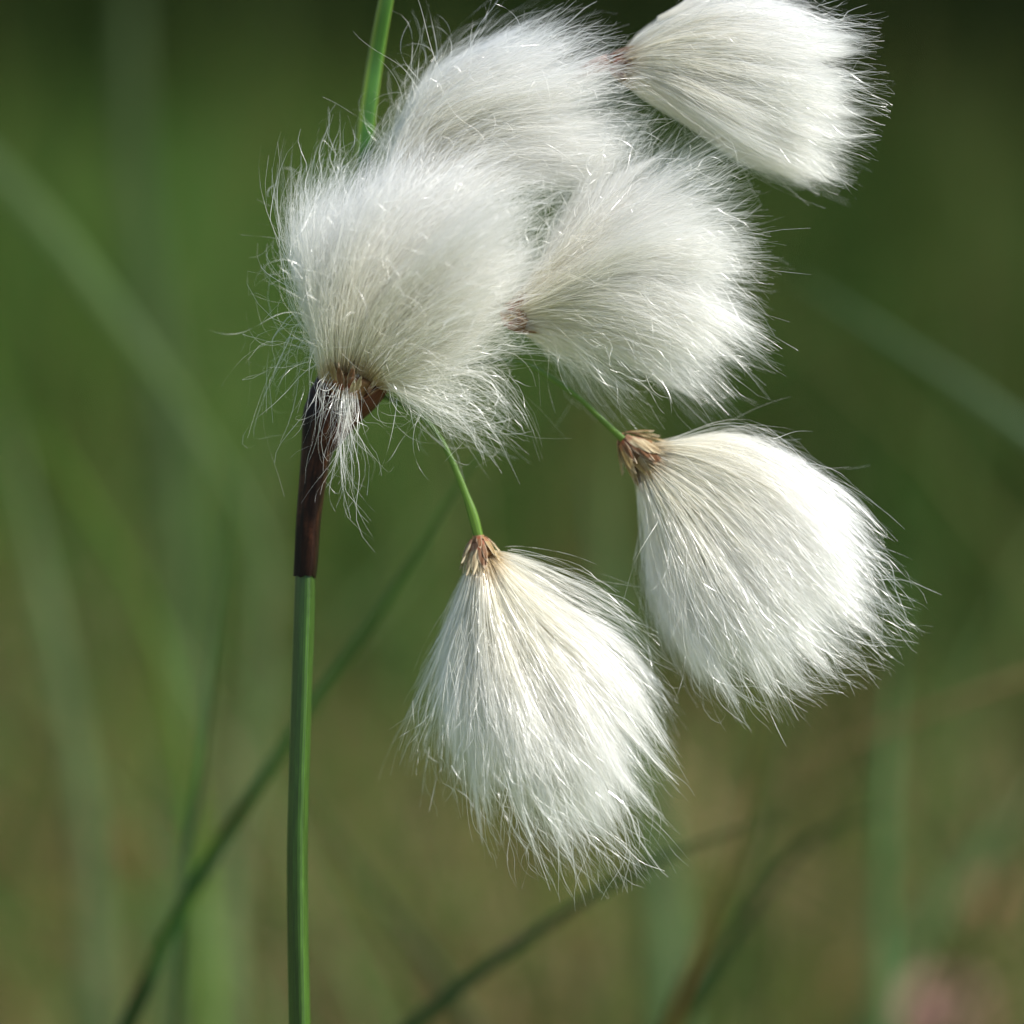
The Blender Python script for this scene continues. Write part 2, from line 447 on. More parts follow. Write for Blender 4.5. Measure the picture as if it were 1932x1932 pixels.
# dark sheath round the top of the stem, splitting into the side bract
def sheath_col(s, th):
    dark = np.array([.010, .005, .003]); red = np.array([.058, .022, .011])
    k = np.clip(0.2 + 0.5 * np.sin(th * 2 * np.pi * 2 + 1) * np.sin(s * 9 + 1) + .35 * np.sin(th * 37 + 4 * np.sin(s * 7)) * np.sin(s * 23 + th * 9) + 0.35 * s, 0, 1) * np.clip(s * 4, 0, 1)
    k = k * np.random.default_rng(8).uniform(.5, 1.4, len(s))
    return dark * (1 - k)[:, None] + red * k[:, None]
sheath = col_tube("sheath", [(577, 1089, 0), (580, 1060, 0), (585, 980, 0), (594, 900, 0), (602, 850, 0), (613, 800, 0), (618, 762, 0), (612, 728, 0), (604, 704, -4)],
                  [20.6, 21.6, 22.5, 25, 29, 37, 36, 24, 3], M_BRACT, sheath_col, None, shape=lambda th: 1 + .15 * np.cos(3 * (th - .42)) + .035 * np.cos(6 * (th - .42)) + .008 * np.cos(20 * th))
me = sheath.data; co = np.empty(len(me.vertices) * 3, np.float32); me.vertices.foreach_get("co", co); co = co.reshape(-1, 3)
thr = np.linspace(0, 2 * np.pi, 48, endpoint=False)
upv = CR @ np.array([0, 1.0, 0])
for r_ in range(6):
    k_ = (1 - r_ / 6) ** 1.5
    co[r_ * 48:(r_ + 1) * 48] += np.outer((3.0 * np.sin(thr + 1) + 1.6 * np.sin(3 * thr) + 1.0 * np.sin(7 * thr + 2)) * PXM * k_, upv)
me.vertices.foreach_set("co", co.ravel()); me.update()
parts.append(sheath)
def bract_col(s, th):
    dark = np.array([.02, .009, .007]); red = np.array([.13, .05, .024])
    k = np.clip(s * 1.3 - 0.2 + 0.2 * np.sin(th * 6.28 * 3), 0, 1)
    return dark * (1 - k)[:, None] + red * k[:, None]
side_bract = col_tube("bract", [(592, 880, 4), (625, 820, 10), (658, 778, 14), (690, 750, 14), (715, 727, 12), (732, 708, 10), (741, 697, 8)],
                      [10, 27, 30, 29, 22, 10, 1.5], M_BRACT, bract_col, None, shape=lambda th: 1 + .06 * np.cos(2 * th) + .02 * np.cos(15 * th))
parts.append(side_bract)

# tall green bract rising behind the tufts
pts = [(610, 770, -10), (630, 600, -150), (655, 430, -210), (678, 300, -120), (690, 200, -110), (704, 100, -110), (724, 0, -80), (742, -80, -60), (775, -220, -20), (830, -420, 40)]
rr = [10, 14, 15, 16.5, 15.5, 14.5, 13.5, 12, 9, 1]
def leaf_sh(th):   # keeled blade: flat on one side with a sharp edge
    return 1 + 0.15 * np.cos(3 * (th - .8)) + .03 * np.cos(6 * (th - .8)) + 0.010 * np.cos(22 * th)
def leaf_c(s, th):
    rib = 0.5 + 0.5 * np.cos(22 * 2 * np.pi * th)
    edge = np.exp(-((th - 0.20) / 0.05)**2) + np.exp(-((th - 0.83) / 0.05)**2)
    return lerp((.035, .11, .015), (.06, .16, .02), rib) + edge[:, None] * np.array([.16, .16, .01])
leaf = col_tube("leaf", pts, rr, M_STEM, leaf_c, None, n=120, shape=leaf_sh)
tag(leaf, "tall green pointed bract rising above the tufts"); parts.append(leaf)

# stalks of the heads
def stalk_c(s, th):
    return lerp((.03, .085, .012), (.10, .19, .018), np.clip(0.3 + s * 0.7 + 0.3 * np.cos(th * 50), 0, 1))
def stalk(pts, rr, sq=0.8, n=70, cf=None):
    o = col_tube("stalk", pts, rr, M_STEM, cf or stalk_c, None, nside=24, n=n, shape=lambda th: 1 + .12 * np.cos(3 * th + 1), squash=sq)
    parts.append(o)
stalk([(690, 745, 5), (735, 752, 0), (790, 780, 0), (828, 822, 2), (858, 880, 5), (880, 935, 6), (893, 972, 6), (904, 1014, 6)], [4, 4, 4.2, 4.6, 5.6, 7, 9.5, 9], 0.5)
stalk([(680, 755, 0), (800, 710, -120), (900, 680, -90), (985, 685, -30), (1040, 712, -20), (1095, 752, -10), (1140, 795, -5), (1176, 828, 0)], [4, 4, 4, 4.4, 5.4, 5, 5.4, 6.5], 0.6)
stalk([(680, 745, -20), (780, 690, -90), (880, 620, -60), (962, 580, -20)], [6, 6, 6, 7])
stalk([(640, 740, -30), (670, 600, -160), (720, 450, -180), (745, 350, -150)], [6, 6, 6, 7])
stalk([(650, 740, -40), (760, 560, -220), (900, 300, -260), (1020, 170, -150), (1110, 124, -40), (1150, 112, -20)], [6, 6, 6, 7, 13, 16], cf=lambda s, th: lerp((.10, .16, .03), (.30, .13, .07), np.clip((s - .75) * 6 + .3 * np.sin(th * 40), 0, 1)))

# ---- one spikelet: receptacle (part) > scales, bristles (sub-parts)
def scale_mesh(base, axis, ang, r0, r1, length, width, s0, open_=0.0, tint=0, seed=0):
    """a lanceolate papery scale wrapped on a cone round `axis` (all reading units)"""
    g = np.random.default_rng(seed)
    ns, nw = 14, 9
    ax = unit(np.array(axis, float)); ref = np.array([0, 0, 1.0]); ref = unit(ref - ref @ ax * ax); bi = np.cross(ax, ref)
    V = []; UV = []; CC = []
    for i in range(ns):
        s = i / (ns - 1)
        wv = width * math.sin(math.pi * min(1, (s * 0.80 + 0.20)))**0.8 * (1.0 if s < .99 else 0.05)
        dist = s0 + s * length
        rad = r0 + (r1 - r0) * (dist / (s0 + length)) ** 0.8 * (1 + open_ * s)
        for j in range(nw):
            v = j / (nw - 1) * 2 - 1
            an = ang + v * wv / max(rad, 3)
            lift = 1 + 0.05 * (1 - v * v) + 0.02 * s + .03 * math.sin(v * 5 + s * 11 + seed)
            p = np.array(base) + ax * dist + (ref * math.cos(an) + bi * math.sin(an)) * rad * lift
            V.append(p); UV.append((abs(v), s))
            mid = math.exp(-(v / .22)**2)
            tanc = np.array([[.44, .32, .15], [.22, .11, .055], [.58, .48, .30]][tint])
            dk = np.array([.24, .12, .055]); rd = np.array([.38, .09, .05]); pale = np.array([.75, .66, .48])
            c = tanc * (1 - .55 * mid) + dk * .55 * mid
            e = max(0, abs(v) - .7) / .3; c = c * (1 - .6 * e) + pale * .6 * e
            if s < .22: c = c * .5 + rd * .5
            if s > .8: c = c * .55 + pale * .45
            CC.append(c * g.uniform(.9, 1.1))
    F = [(i * nw + j, i * nw + j + 1, (i + 1) * nw + j + 1, (i + 1) * nw + j) for i in range(ns - 1) for j in range(nw - 1)]
    return np.array(V), np.array(F), np.array(CC), np.array(UV)

def head(label, base, axis, base_d, q, tt, scales, r0, r1, length, tints, width, seed, cw=0.000050, sz=0):
    ax = unit(np.array([axis[0], axis[1], axis[2]], float))
    b = np.array([base[0], base[1], sz], float)
    # receptacle: small knobbly core under the scales
    n = 12
    path = to_world(b + ax * np.linspace(-2, length * .7, n)[:, None], base_d)
    rad = np.interp(np.linspace(0, 1, n), [0, .15, .7, 1], [r0 * .9, r0, r1 * .72, r1 * .35]) * PXM
    V, F = tube(path, rad, 16, None, CR @ np.array([0, 0, 1.0]))
    c = np.tile(np.array([[.30, .17, .08]]), (len(V), 1)) * np.random.default_rng(seed).uniform(.6, 1.3, (len(V), 1))
    core = mesh_obj("seed_head", V, F, M_SCALE, None, cols=c, uv=np.zeros((len(V), 2)), smooth=True)
    tag(core, label)
    gs = np.random.default_rng(seed + 900)
    for k in range(scales):
        lay = k / scales
        V, F, CC, UV = scale_mesh(b, ax, k * 2.4 + seed + gs.normal(0, .25), r0, r1, length * (0.45 + .45 * lay) * gs.uniform(.75, 1.2), width * (0.6 + .5 * lay) * gs.uniform(.7, 1.25), length * 0.3 * lay,
                                  gs.uniform(-.12, .08), tints[k % len(tints)], seed * 31 + k)
        o = mesh_obj("scale", to_world(V, base_d), F, M_SCALE, core, cols=CC, uv=UV, smooth=True)
    q = q.copy()
    cotton("bristles", q, tt, base_d, core, cw, seed=seed)
    parts.append(core)
    return core

NS = 21000
# top right
q, tt = tuft_strands([
    [(1165, 108), (1210, 66), (1280, 28), (1370, 0), (1470, 2), (1560, 36), (1600, 62)],
    [(1165, 110), (1235, 72), (1335, 38), (1450, 35), (1560, 55), (1640, 62)],
    [(1165, 110), (1250, 85), (1370, 80), (1480, 95), (1570, 110), (1630, 105)],
    [(1165, 114), (1260, 115), (1390, 140), (1500, 165), (1590, 185), (1655, 207)],
    [(1165, 118), (1260, 145), (1380, 190), (1490, 225), (1570, 255), (1635, 265)],
    [(1165, 122), (1240, 160), (1340, 215), (1440, 265), (1530, 300), (1600, 338)],
    [(1160, 126), (1215, 170), (1300, 222), (1380, 270), (1470, 305), (1560, 330)],
    ], NS, D0, 165, dens=[.5, 1, 1, 1, 1, .9, .3], clumps=170, clump_pull=.7, wob=5, fly=.02, len_lo=.5, loose=260, seed=21, tilt=10, lcurl=.45, lock_len=.28, locks=30)
q, tt = add_locks(q, tt, [
    [(1250, 60), (1400, 30), (1540, 55), (1650, 52)], [(1300, 90), (1450, 90), (1570, 85), (1648, 95)], [(1300, 130), (1450, 160), (1580, 195), (1668, 206)],
    [(1290, 150), (1430, 210), (1550, 262), (1645, 262)], [(1270, 170), (1400, 240), (1520, 300), (1612, 345)], [(1260, 180), (1370, 255), (1470, 315), (1545, 345)],
    [(1240, 30), (1360, -15), (1480, 0), (1560, 30)], [(1290, 120), (1440, 130), (1560, 135), (1640, 150)]], 330, 41)
head("white tuft at the top right", (1150, 112), (1, .12, 0), D0 + .002, q, tt, 14, 16, 42, 80, [1, 0, 1], 12, 1)

# upper middle, behind
q, tt = tuft_strands([
    [(735, 370), (745, 290), (765, 220), (800, 155), (855, 112), (905, 78), (960, 48)],
    [(725, 365), (745, 270), (800, 180), (880, 120), (970, 85), (1050, 45), (1090, 25)],
    [(730, 360), (770, 270), (850, 190), (950, 140), (1050, 100), (1150, 62)],
    [(735, 360), (800, 280), (900, 215), (1000, 180), (1110, 150), (1200, 130)],
    [(740, 365), (830, 290), (940, 245), (1050, 235), (1150, 225), (1230, 215)],
    [(740, 370), (850, 310), (960, 285), (1060, 290), (1150, 290), (1220, 270)],
    [(740, 375), (850, 335), (950, 325), (1030, 335), (1100, 340), (1150, 320)],
    ], NS, D0, 150, dens=[.5, .8, .8, 1, 1, 1, .8], clumps=200, clump_pull=.5, wob=11, tangle=.09, fly=.05, len_lo=.2, loose=420, seed=22, tilt=20, lock_len=.25)
q, tt = add_locks(q, tt, [
    [(760, 300), (830, 180), (930, 95), (1040, 35)], [(780, 300), (880, 190), (1000, 110), (1150, 55)], [(800, 300), (930, 210), (1060, 160), (1200, 130)],
    [(820, 310), (960, 250), (1090, 240), (1230, 225)], [(830, 320), (960, 290), (1090, 300), (1200, 300)], [(755, 320), (775, 230), (830, 150), (890, 95)]], 300, 42)
head("white tuft at the upper middle, behind the largest one", (735, 375), (.5, -.85, 0), D0 + .0035, q, tt, 8, 14, 40, 70, [0, 1, 2], 15, 2)

# large left tuft
q, tt = tuft_strands([
    [(612, 725), (596, 640), (568, 545), (562, 450), (575, 375), (598, 305)],
    [(620, 722), (607, 600), (595, 485), (608, 395), (634, 325), (654, 280)],
    [(632, 720), (630, 590), (648, 480), (685, 410), (720, 360), (750, 320)],
    [(645, 720), (668, 575), (720, 450), (790, 380), (860, 330), (900, 310)],
    [(658, 720), (700, 585), (780, 480), (870, 410), (960, 370), (1030, 345)],
    [(672, 722), (732, 605), (820, 520), (910, 455), (1000, 410), (1070, 385)],
    [(686, 724), (755, 635), (840, 570), (930, 520), (1000, 480), (1050, 430)],
    [(698, 726), (760, 672), (840, 625), (920, 590), (970, 560), (1010, 510)],
    [(708, 730), (770, 708), (840, 685), (910, 660), (960, 640), (1000, 620)],
    [(715, 735), (770, 748), (830, 770), (890, 800), (930, 830), (955, 860)],
    ], int(NS * 1.5), D0, 200, dens=[.2, .6, 1, 1, 1, 1, 1, .8, .10, .02], clumps=200, clump_pull=.5, wob=10, fly=.055, len_lo=.15, loose=650, seed=23, tilt=0, tangle=.10, lock_len=.25, locks=70)
# strays hanging over the sheath
q2, t2 = tuft_strands([
    [(625, 700), (605, 740), (600, 800), (580, 850), (600, 880)],
    [(650, 715), (630, 750), (620, 810), (640, 850), (620, 870)],
    [(655, 725), (652, 770), (650, 840), (645, 920), (660, 1000)],
    [(660, 720), (668, 770), (655, 850), (655, 930), (690, 1010)],
    [(675, 700), (690, 750), (700, 790), (740, 800), (780, 850)],
    ], 110, D0, 60, clumps=40, clump_pull=.25, wob=15, fly=.25, len_lo=.3, loose=0, surf=0, seed=31, tilt=14)
q2[..., 2] += 34
q3, t3 = tuft_strands([
    [(640, 700), (560, 640), (530, 700), (515, 770), (560, 810)],
    [(640, 700), (570, 690), (530, 730), (540, 790), (600, 790)],
    [(640, 680), (570, 600), (540, 640), (520, 700), (500, 900)],
    [(640, 640), (580, 560), (545, 520), (560, 480), (540, 560)],
    ], 45, D0, 50, clumps=30, clump_pull=.2, wob=22, fly=.3, len_lo=.4, loose=0, surf=0, seed=32, tilt=20)
q4, t4 = tuft_strands([
    [(700, 700), (780, 740), (850, 775), (930, 800), (1000, 780)],
    [(700, 705), (780, 760), (850, 800), (920, 830), (960, 870)],
    [(690, 690), (800, 700), (900, 700), (960, 760), (1000, 860)],
    [(700, 700), (800, 690), (900, 650), (980, 640), (1050, 660)],
    ], 360, D0, 90, clumps=60, clump_pull=.3, wob=20, fly=.15, len_lo=.5, loose=60, surf=0, seed=33, tilt=20)
q5, t5 = tuft_strands([
    [(680, 500), (680, 400), (710, 320), (735, 250)],
    [(720, 480), (750, 390), (790, 310), (850, 240)],
    [(780, 460), (850, 380), (930, 320), (1010, 300)],
    [(840, 450), (930, 390), (1010, 360), (1090, 380)],
    ], 1500, D0, 90, clumps=60, clump_pull=.35, wob=13, fly=.15, len_lo=.4, loose=60, surf=0, seed=34, tilt=30)
q5[..., 2] += 40
q = np.concatenate([q, q5, q2, q3, q4]); tt = np.concatenate([tt, np.clip(t5 + .4, 0, 1), np.clip(t2 + .25, 0, 1), np.clip(t3 + .3, 0, 1), np.clip(t4 + .2, 0, 1)])
head("largest white tuft, at the left above the dark sheath", (662, 752), (.12, -.98, 0), D0 - .002, q, tt, 22, 26, 58, 66, [0, 1, 1, 0, 2], 8, 3, sz=6)

# middle right
q, tt = tuft_strands([
    [(950, 590), (1020, 500), (1070, 400), (1110, 320), (1150, 250), (1190, 190)],
    [(950, 590), (1040, 490), (1110, 400), (1180, 330), (1240, 270), (1300, 250)],
    [(950, 592), (1050, 500), (1150, 430), (1240, 370), (1320, 330), (1400, 300)],
    [(952, 594), (1070, 520), (1180, 465), (1280, 435), (1350, 425), (1410, 420)],
    [(952, 596), (1080, 535), (1200, 490), (1300, 485), (1370, 500), (1415, 525)],
    [(952, 598), (1080, 555), (1200, 540), (1300, 565), (1370, 600), (1430, 640)],
    [(952, 600), (1075, 575), (1180, 585), (1270, 625), (1340, 670), (1400, 712)],
    [(952, 604), (1050, 600), (1140, 630), (1220, 670), (1280, 700), (1320, 730)],
    [(950, 608), (1020, 625), (1090, 665), (1150, 710), (1200, 745), (1240, 770)],
    ], int(NS * 1.15), D0, 160, dens=[.10, .20, .36, .9, 1, 1, .85, .2, .03], clumps=200, clump_pull=.55, wob=11, tangle=.085, fly=.05, len_lo=.42, loose=420, seed=24, tilt=10, locks=70, lock_len=.3, lcurl=.7)
q6, t6 = tuft_strands([
    [(950, 590), (1030, 490), (1090, 390), (1130, 300), (1175, 195)],
    [(952, 590), (1050, 490), (1130, 400), (1200, 320), (1260, 235)],
    [(955, 592), (1070, 490), (1170, 410), (1260, 330), (1350, 265)],
    [(960, 592), (1090, 500), (1200, 430), (1310, 370), (1420, 330)],
    [(960, 592), (1100, 510), (1220, 450), (1330, 425), (1440, 440)],
    ], 2600, D0, 110, clumps=90, clump_pull=.45, wob=13, fly=.10, len_lo=.45, loose=90, surf=0, seed=36, tilt=0)
q7, t7 = tuft_strands([
    [(955, 600), (1060, 610), (1150, 640), (1230, 690), (1300, 730)],
    [(955, 604), (1040, 630), (1110, 670), (1170, 720), (1230, 770)],
    [(950, 606), (1010, 640), (1070, 690), (1120, 740), (1150, 790)],
    ], 420, D0, 90, clumps=40, clump_pull=.4, wob=11, fly=.06, len_lo=.5, loose=20, surf=0, seed=37, tilt=-20)
q = np.concatenate([q, q6, q7]); tt = np.concatenate([tt, t6, t7])
q, tt = add_locks(q, tt, [
    [(1040, 530), (1170, 480), (1300, 485), (1418, 518)], [(1050, 560), (1190, 540), (1320, 580), (1440, 640)], [(1060, 570), (1180, 590), (1290, 650), (1400, 715)],
    [(1050, 590), (1150, 620), (1240, 680), (1330, 735)], [(1040, 520), (1150, 440), (1260, 400), (1380, 380)], [(1030, 510), (1110, 410), (1190, 330), (1290, 280)],
    [(1060, 560), (1200, 560), (1310, 610), (1420, 680)]], 330, 44)
head("white tuft at the middle right with loose upswept bristles", (948, 602), (.95, -.25, 0), D0 + .001, q, tt, 14, 16, 44, 70, [1, 0, 1], 11, 4, sz=20)

# lower right, hanging
q, tt = tuft_strands([
    [(1215, 838), (1290, 828), (1370, 815), (1440, 825), (1500, 865), (1560, 920), (1640, 1005)],
    [(1215, 842), (1300, 840), (1400, 860), (1480, 905), (1560, 970), (1630, 1040), (1680, 1095)],
    [(1215, 845), (1310, 860), (1420, 910), (1520, 985), (1610, 1070), (1690, 1160)],
    [(1212, 852), (1310, 890), (1410, 960), (1510, 1050), (1600, 1140), (1680, 1225)],
    [(1210, 860), (1300, 930), (1390, 1020), (1480, 1130), (1570, 1220), (1640, 1250)],
    [(1208, 866), (1280, 960), (1350, 1070), (1430, 1180), (1510, 1280), (1560, 1300)],
    [(1205, 872), (1260, 980), (1310, 1100), (1370, 1220), (1430, 1310), (1470, 1340)],
    [(1202, 878), (1235, 985), (1265, 1090), (1300, 1190), (1350, 1290), (1400, 1345)],
    [(1198, 884), (1216, 970), (1232, 1060), (1255, 1150), (1290, 1240), (1330, 1300)],
    ], int(NS * 1.2), D0, 195, dens=[.05, .5, 1, 1, 1, 1, .9, .45, .14], clumps=200, clump_pull=.6, wob=7, fly=.012, len_lo=.5, loose=170, seed=25, tilt=0, lcurl=.4, lock_len=.26, locks=36, du=(30, -60), spread=.92, tl=.955, tangle=.065)
q, tt = add_locks(q, tt, [
    [(1300, 850), (1430, 870), (1560, 950), (1690, 1065)], [(1320, 880), (1460, 940), (1590, 1050), (1708, 1105)], [(1320, 910), (1450, 1010), (1580, 1140), (1690, 1240)],
    [(1310, 930), (1420, 1060), (1520, 1200), (1600, 1300)], [(1280, 950), (1350, 1090), (1420, 1240), (1480, 1345)], [(1260, 960), (1300, 1100), (1340, 1240), (1400, 1355)],
    [(1320, 900), (1460, 980), (1600, 1090), (1700, 1165)], [(1240, 980), (1260, 1090), (1290, 1200), (1340, 1310)]], 360, 45)
head("drooping white tuft with a tan base at the lower right", (1172, 822), (.72, .66, .05), D0 + .001, q, tt, 26, 9, 50, 105, [0, 0, 2, 1], 13, 5)

# bottom, hanging
q, tt = tuft_strands([
    [(925, 1035), (1000, 1055), (1090, 1090), (1160, 1130), (1210, 1190), (1240, 1260)],
    [(922, 1040), (980, 1090), (1060, 1155), (1145, 1210), (1210, 1270), (1258, 1350), (1275, 1410)],
    [(920, 1042), (970, 1112), (1045, 1205), (1125, 1295), (1195, 1385), (1262, 1490)],
    [(917, 1045), (957, 1140), (1022, 1262), (1093, 1382), (1160, 1500), (1230, 1625)],
    [(914, 1046), (942, 1160), (992, 1302), (1050, 1432), (1107, 1542), (1168, 1648)],
    [(911, 1046), (926, 1170), (957, 1312), (1000, 1452), (1047, 1562), (1097, 1658)],
    [(907, 1046), (908, 1170), (920, 1310), (945, 1440), (975, 1550), (1010, 1625)],
    [(902, 1046), (892, 1150), (882, 1280), (882, 1400), (898, 1500), (925, 1575)],
    [(897, 1046), (878, 1130), (852, 1230), (832, 1340), (830, 1440), (850, 1530)],
    [(895, 1048), (864, 1110), (830, 1200), (802, 1300), (787, 1400), (795, 1480)],
    ], int(NS * 1.2), D0, 190, dens=[.03, .10, .7, 1, 1, 1, .9, .45, .14, .03], clumps=200, clump_pull=.6, wob=7, fly=.012, len_lo=.5, loose=170, seed=26, tilt=0, lcurl=.35, lock_len=.28, locks=34, du=(20, -130), spread=.85, tl=.935, tangle=.065)
q, tt = add_locks(q, tt, [
    [(960, 1140), (1050, 1310), (1140, 1480), (1232, 1610)], [(950, 1160), (1010, 1330), (1085, 1490), (1170, 1630)], [(935, 1180), (970, 1340), (1025, 1490), (1090, 1636)],
    [(975, 1130), (1080, 1260), (1180, 1390), (1275, 1500)], [(985, 1110), (1090, 1200), (1190, 1300), (1282, 1425)], [(920, 1190), (935, 1340), (968, 1480), (1012, 1610)],
    [(990, 1100), (1090, 1165), (1180, 1230), (1270, 1350)], [(900, 1190), (895, 1330), (905, 1460), (940, 1590)], [(965, 1140), (1070, 1300), (1160, 1450), (1255, 1570)]], 360, 46)
head("lowest white tuft, hanging on a curved green stalk", (903, 1012), (.12, .99, .05), D0 - .001, q, tt, 22, 12, 40, 72, [1, 2, 2, 0], 9, 6)

for o in parts: adopt(o, plant)
tag(plant, "tall stem with six fluffy white seed tufts and a dark brown sheath, in sharp focus", "cotton grass", kind="thing")

# ------------------------------------------------------------------ single blades behind the plant
def to_ground(P, spread=0.05):
    """continue a world polyline (its last point is the rooted end) down to the ground"""
    p0 = P[-1]; t0 = unit(P[-1] - P[-4]); h = p0[2]
    hd = np.array([t0[0], t0[1], 0.]); 
    p1 = p0 + hd * min(h, 0.3) * 0.6; p1[2] = -0.01
    L = np.linalg.norm(p1 - p0) * 1.1
    s = np.linspace(0, 1, 24)[1:, None]
    e = (2*s**3-3*s**2+1)*p0 + (s**3-2*s**2+s)*t0*L + (-2*s**3+3*s**2)*p1 + (s**3-s**2)*np.array([0, 0, -1.])*L
    return np.vstack([P, e])

def blade(name, label, cat, pts, d, wpx, color, flat=0.35, group=None, ddepth=0.0):
    """pts tip -> root end in reading units, at distance d; wpx = width as seen"""
    p = np.array(pts, float); q = spline(p, 40)
    dd = d + ddepth * np.linspace(0, 1, 40)
    P = at(q[:, 0], q[:, 1], dd)
    P = to_ground(P); n = len(P)
    s = np.r_[0, np.cumsum(np.linalg.norm(np.diff(P, axis=0), axis=1))]; s /= s[-1]
    rad = wpx / 5366.7 * d * .5 * np.interp(s, [0, .10, .3, 1], [.06, .6, 1, 1.05])
    root = P[-1].copy()
    V, F = tube(P - root, rad, 12, None, CR @ np.array([0, 0, 1.0]), squash=flat)
    g = np.random.default_rng(int(abs(pts[0][0]) * 7 + abs(pts[0][1])))
    ss = np.repeat(s, 12); th = np.tile(np.linspace(0, 1, 12, endpoint=False), n)
    c = np.array(color)[None] * (0.85 + .3 * np.sin(ss * 9 + g.uniform(0, 6)))[:, None] ** .5 * g.uniform(.92, 1.08, (len(ss), 1))
    c = np.vstack([c, c[:1], c[-1:]]); uv = np.stack([np.abs(th * 2 - 1), ss * 3], -1); uv = np.vstack([uv, uv[:1], uv[-1:]])
    o = mesh_obj(name, V, F, M_BLADE, None, cols=c, uv=uv, smooth=True)
    o.location = root
    tag(o, label, cat, group)
    return o

GB = "out-of-focus blades behind the cotton grass"
DK = (.035, .085, .022); PALE = (.14, .22, .08); OL = (.13, .17, .05)
blade("tall_sedge", "dark green stem crossing behind the main stem on a long diagonal", "sedge",
      [(960, 760), (860, 925), (750, 1105), (650, 1245), (560, 1375), (440, 1555), (335, 1730), (240, 1932), (200, 2040)], .318, 36, (.04, .11, .022), .8, GB, .012)
blade("tall_sedge", "dark curved stem under the lowest tuft, rising to the right", "sedge",
      [(1480, 1535), (1370, 1572), (1200, 1642), (1030, 1745), (900, 1838), (780, 1932), (700, 2000)], .332, 44, (.018, .04, .012), .8, GB)
blade("dry_sedge", "reddish brown stalk leaning upright below the lower right tuft", "dry sedge",
      [(1450, 1330), (1425, 1440), (1395, 1580), (1345, 1720), (1290, 1860), (1250, 1990)], .36, 38, (.12, .085, .02), .9, GB)
blade("tall_sedge", "blurred dark blade beside the reddish stalk, bending to the right", "sedge",
      [(1700, 1525), (1600, 1550), (1500, 1610), (1400, 1745), (1290, 1910), (1240, 2000)], .37, 50, (.018, .04, .012), .8, GB)
blade("dry_sedge", "pale tan stalk slanting to the right edge below the lower right tuft", "dry sedge",
      [(1380, 1520), (1450, 1482), (1600, 1405), (1800, 1325), (1960, 1270), (2100, 1230)], .38, 34, (.17, .135, .055), .8, GB)
blade("tall_sedge", "broad pale blurred blade slanting down at the left", "sedge",
      [(540, 1110), (450, 935), (350, 780), (230, 610), (90, 430), (-60, 270)], .45, 66, PALE, .3, GB)
blade("tall_sedge", "wide faint pale blade standing upright at the upper left", "sedge",
      [(255, -300), (245, 0), (250, 300), (290, 620), (330, 900), (350, 1250), (330, 1600), (320, 2000)], .60, 70, (.085, .13, .05), .3, GB)
blade("tall_sedge", "thin dark stem left of the main stem, nearly upright", "sedge",
      [(455, 850), (430, 980), (405, 1200), (385, 1400), (355, 1650), (330, 2000)], .345, 24, (.04, .10, .03), .8, GB)
blade("tall_sedge", "pale bluish blade slanting down at the right edge", "sedge",
      [(1500, 520), (1600, 585), (1700, 650), (1800, 715), (1960, 830)], .42, 44, (.12, .19, .10), .3, GB)
blade("tall_sedge", "pale grey-green blade along the left edge", "sedge",
      [(10, 760), (40, 900), (75, 1080), (120, 1300), (160, 1550), (180, 1800), (190, 2050)], .48, 60, (.15, .21, .09), .3, GB)
blade("tall_sedge", "faint dark blade slanting down to the right of the main stem's foot", "sedge",
      [(560, 1480), (640, 1590), (720, 1700), (830, 1840), (920, 1980)], .40, 40, (.05, .08, .03), .6, GB)
blade("tall_sedge", "straight soft green blade standing under the lower right tuft's tips", "sedge",
      [(1700, 1050), (1690, 1250), (1670, 1500), (1665, 1750), (1670, 2000)], .44, 44, (.10, .19, .07), .4, GB)
blade("tall_sedge", "wide pale blade rising to the lower right corner", "sedge",
      [(2050, 1380), (1960, 1500), (1860, 1610), (1760, 1730), (1690, 1850), (1640, 2000)], .52, 64, (.13, .20, .08), .3, GB)
blade("tall_sedge", "bright yellow-green blade at the left edge, middle height", "sedge",
      [(-60, 560), (20, 690), (90, 830), (180, 980), (280, 1160), (340, 1400), (380, 1700), (400, 2000)], .46, 36, (.12, .22, .03), .4, GB)
blade("tall_sedge", "soft green blade right behind the gap between the two hanging tufts", "sedge",
      [(1120, 850), (1140, 1050), (1170, 1250), (1230, 1500), (1260, 1750), (1270, 2000)], .52, 62, (.13, .21, .09), .35, GB)
blade("tall_sedge", "pale blade behind the lower left of the main stem", "sedge",
      [(520, 760), (500, 950), (500, 1150), (470, 1400), (430, 1700), (420, 2000)], .50, 44, (.19, .25, .11), .35, GB)

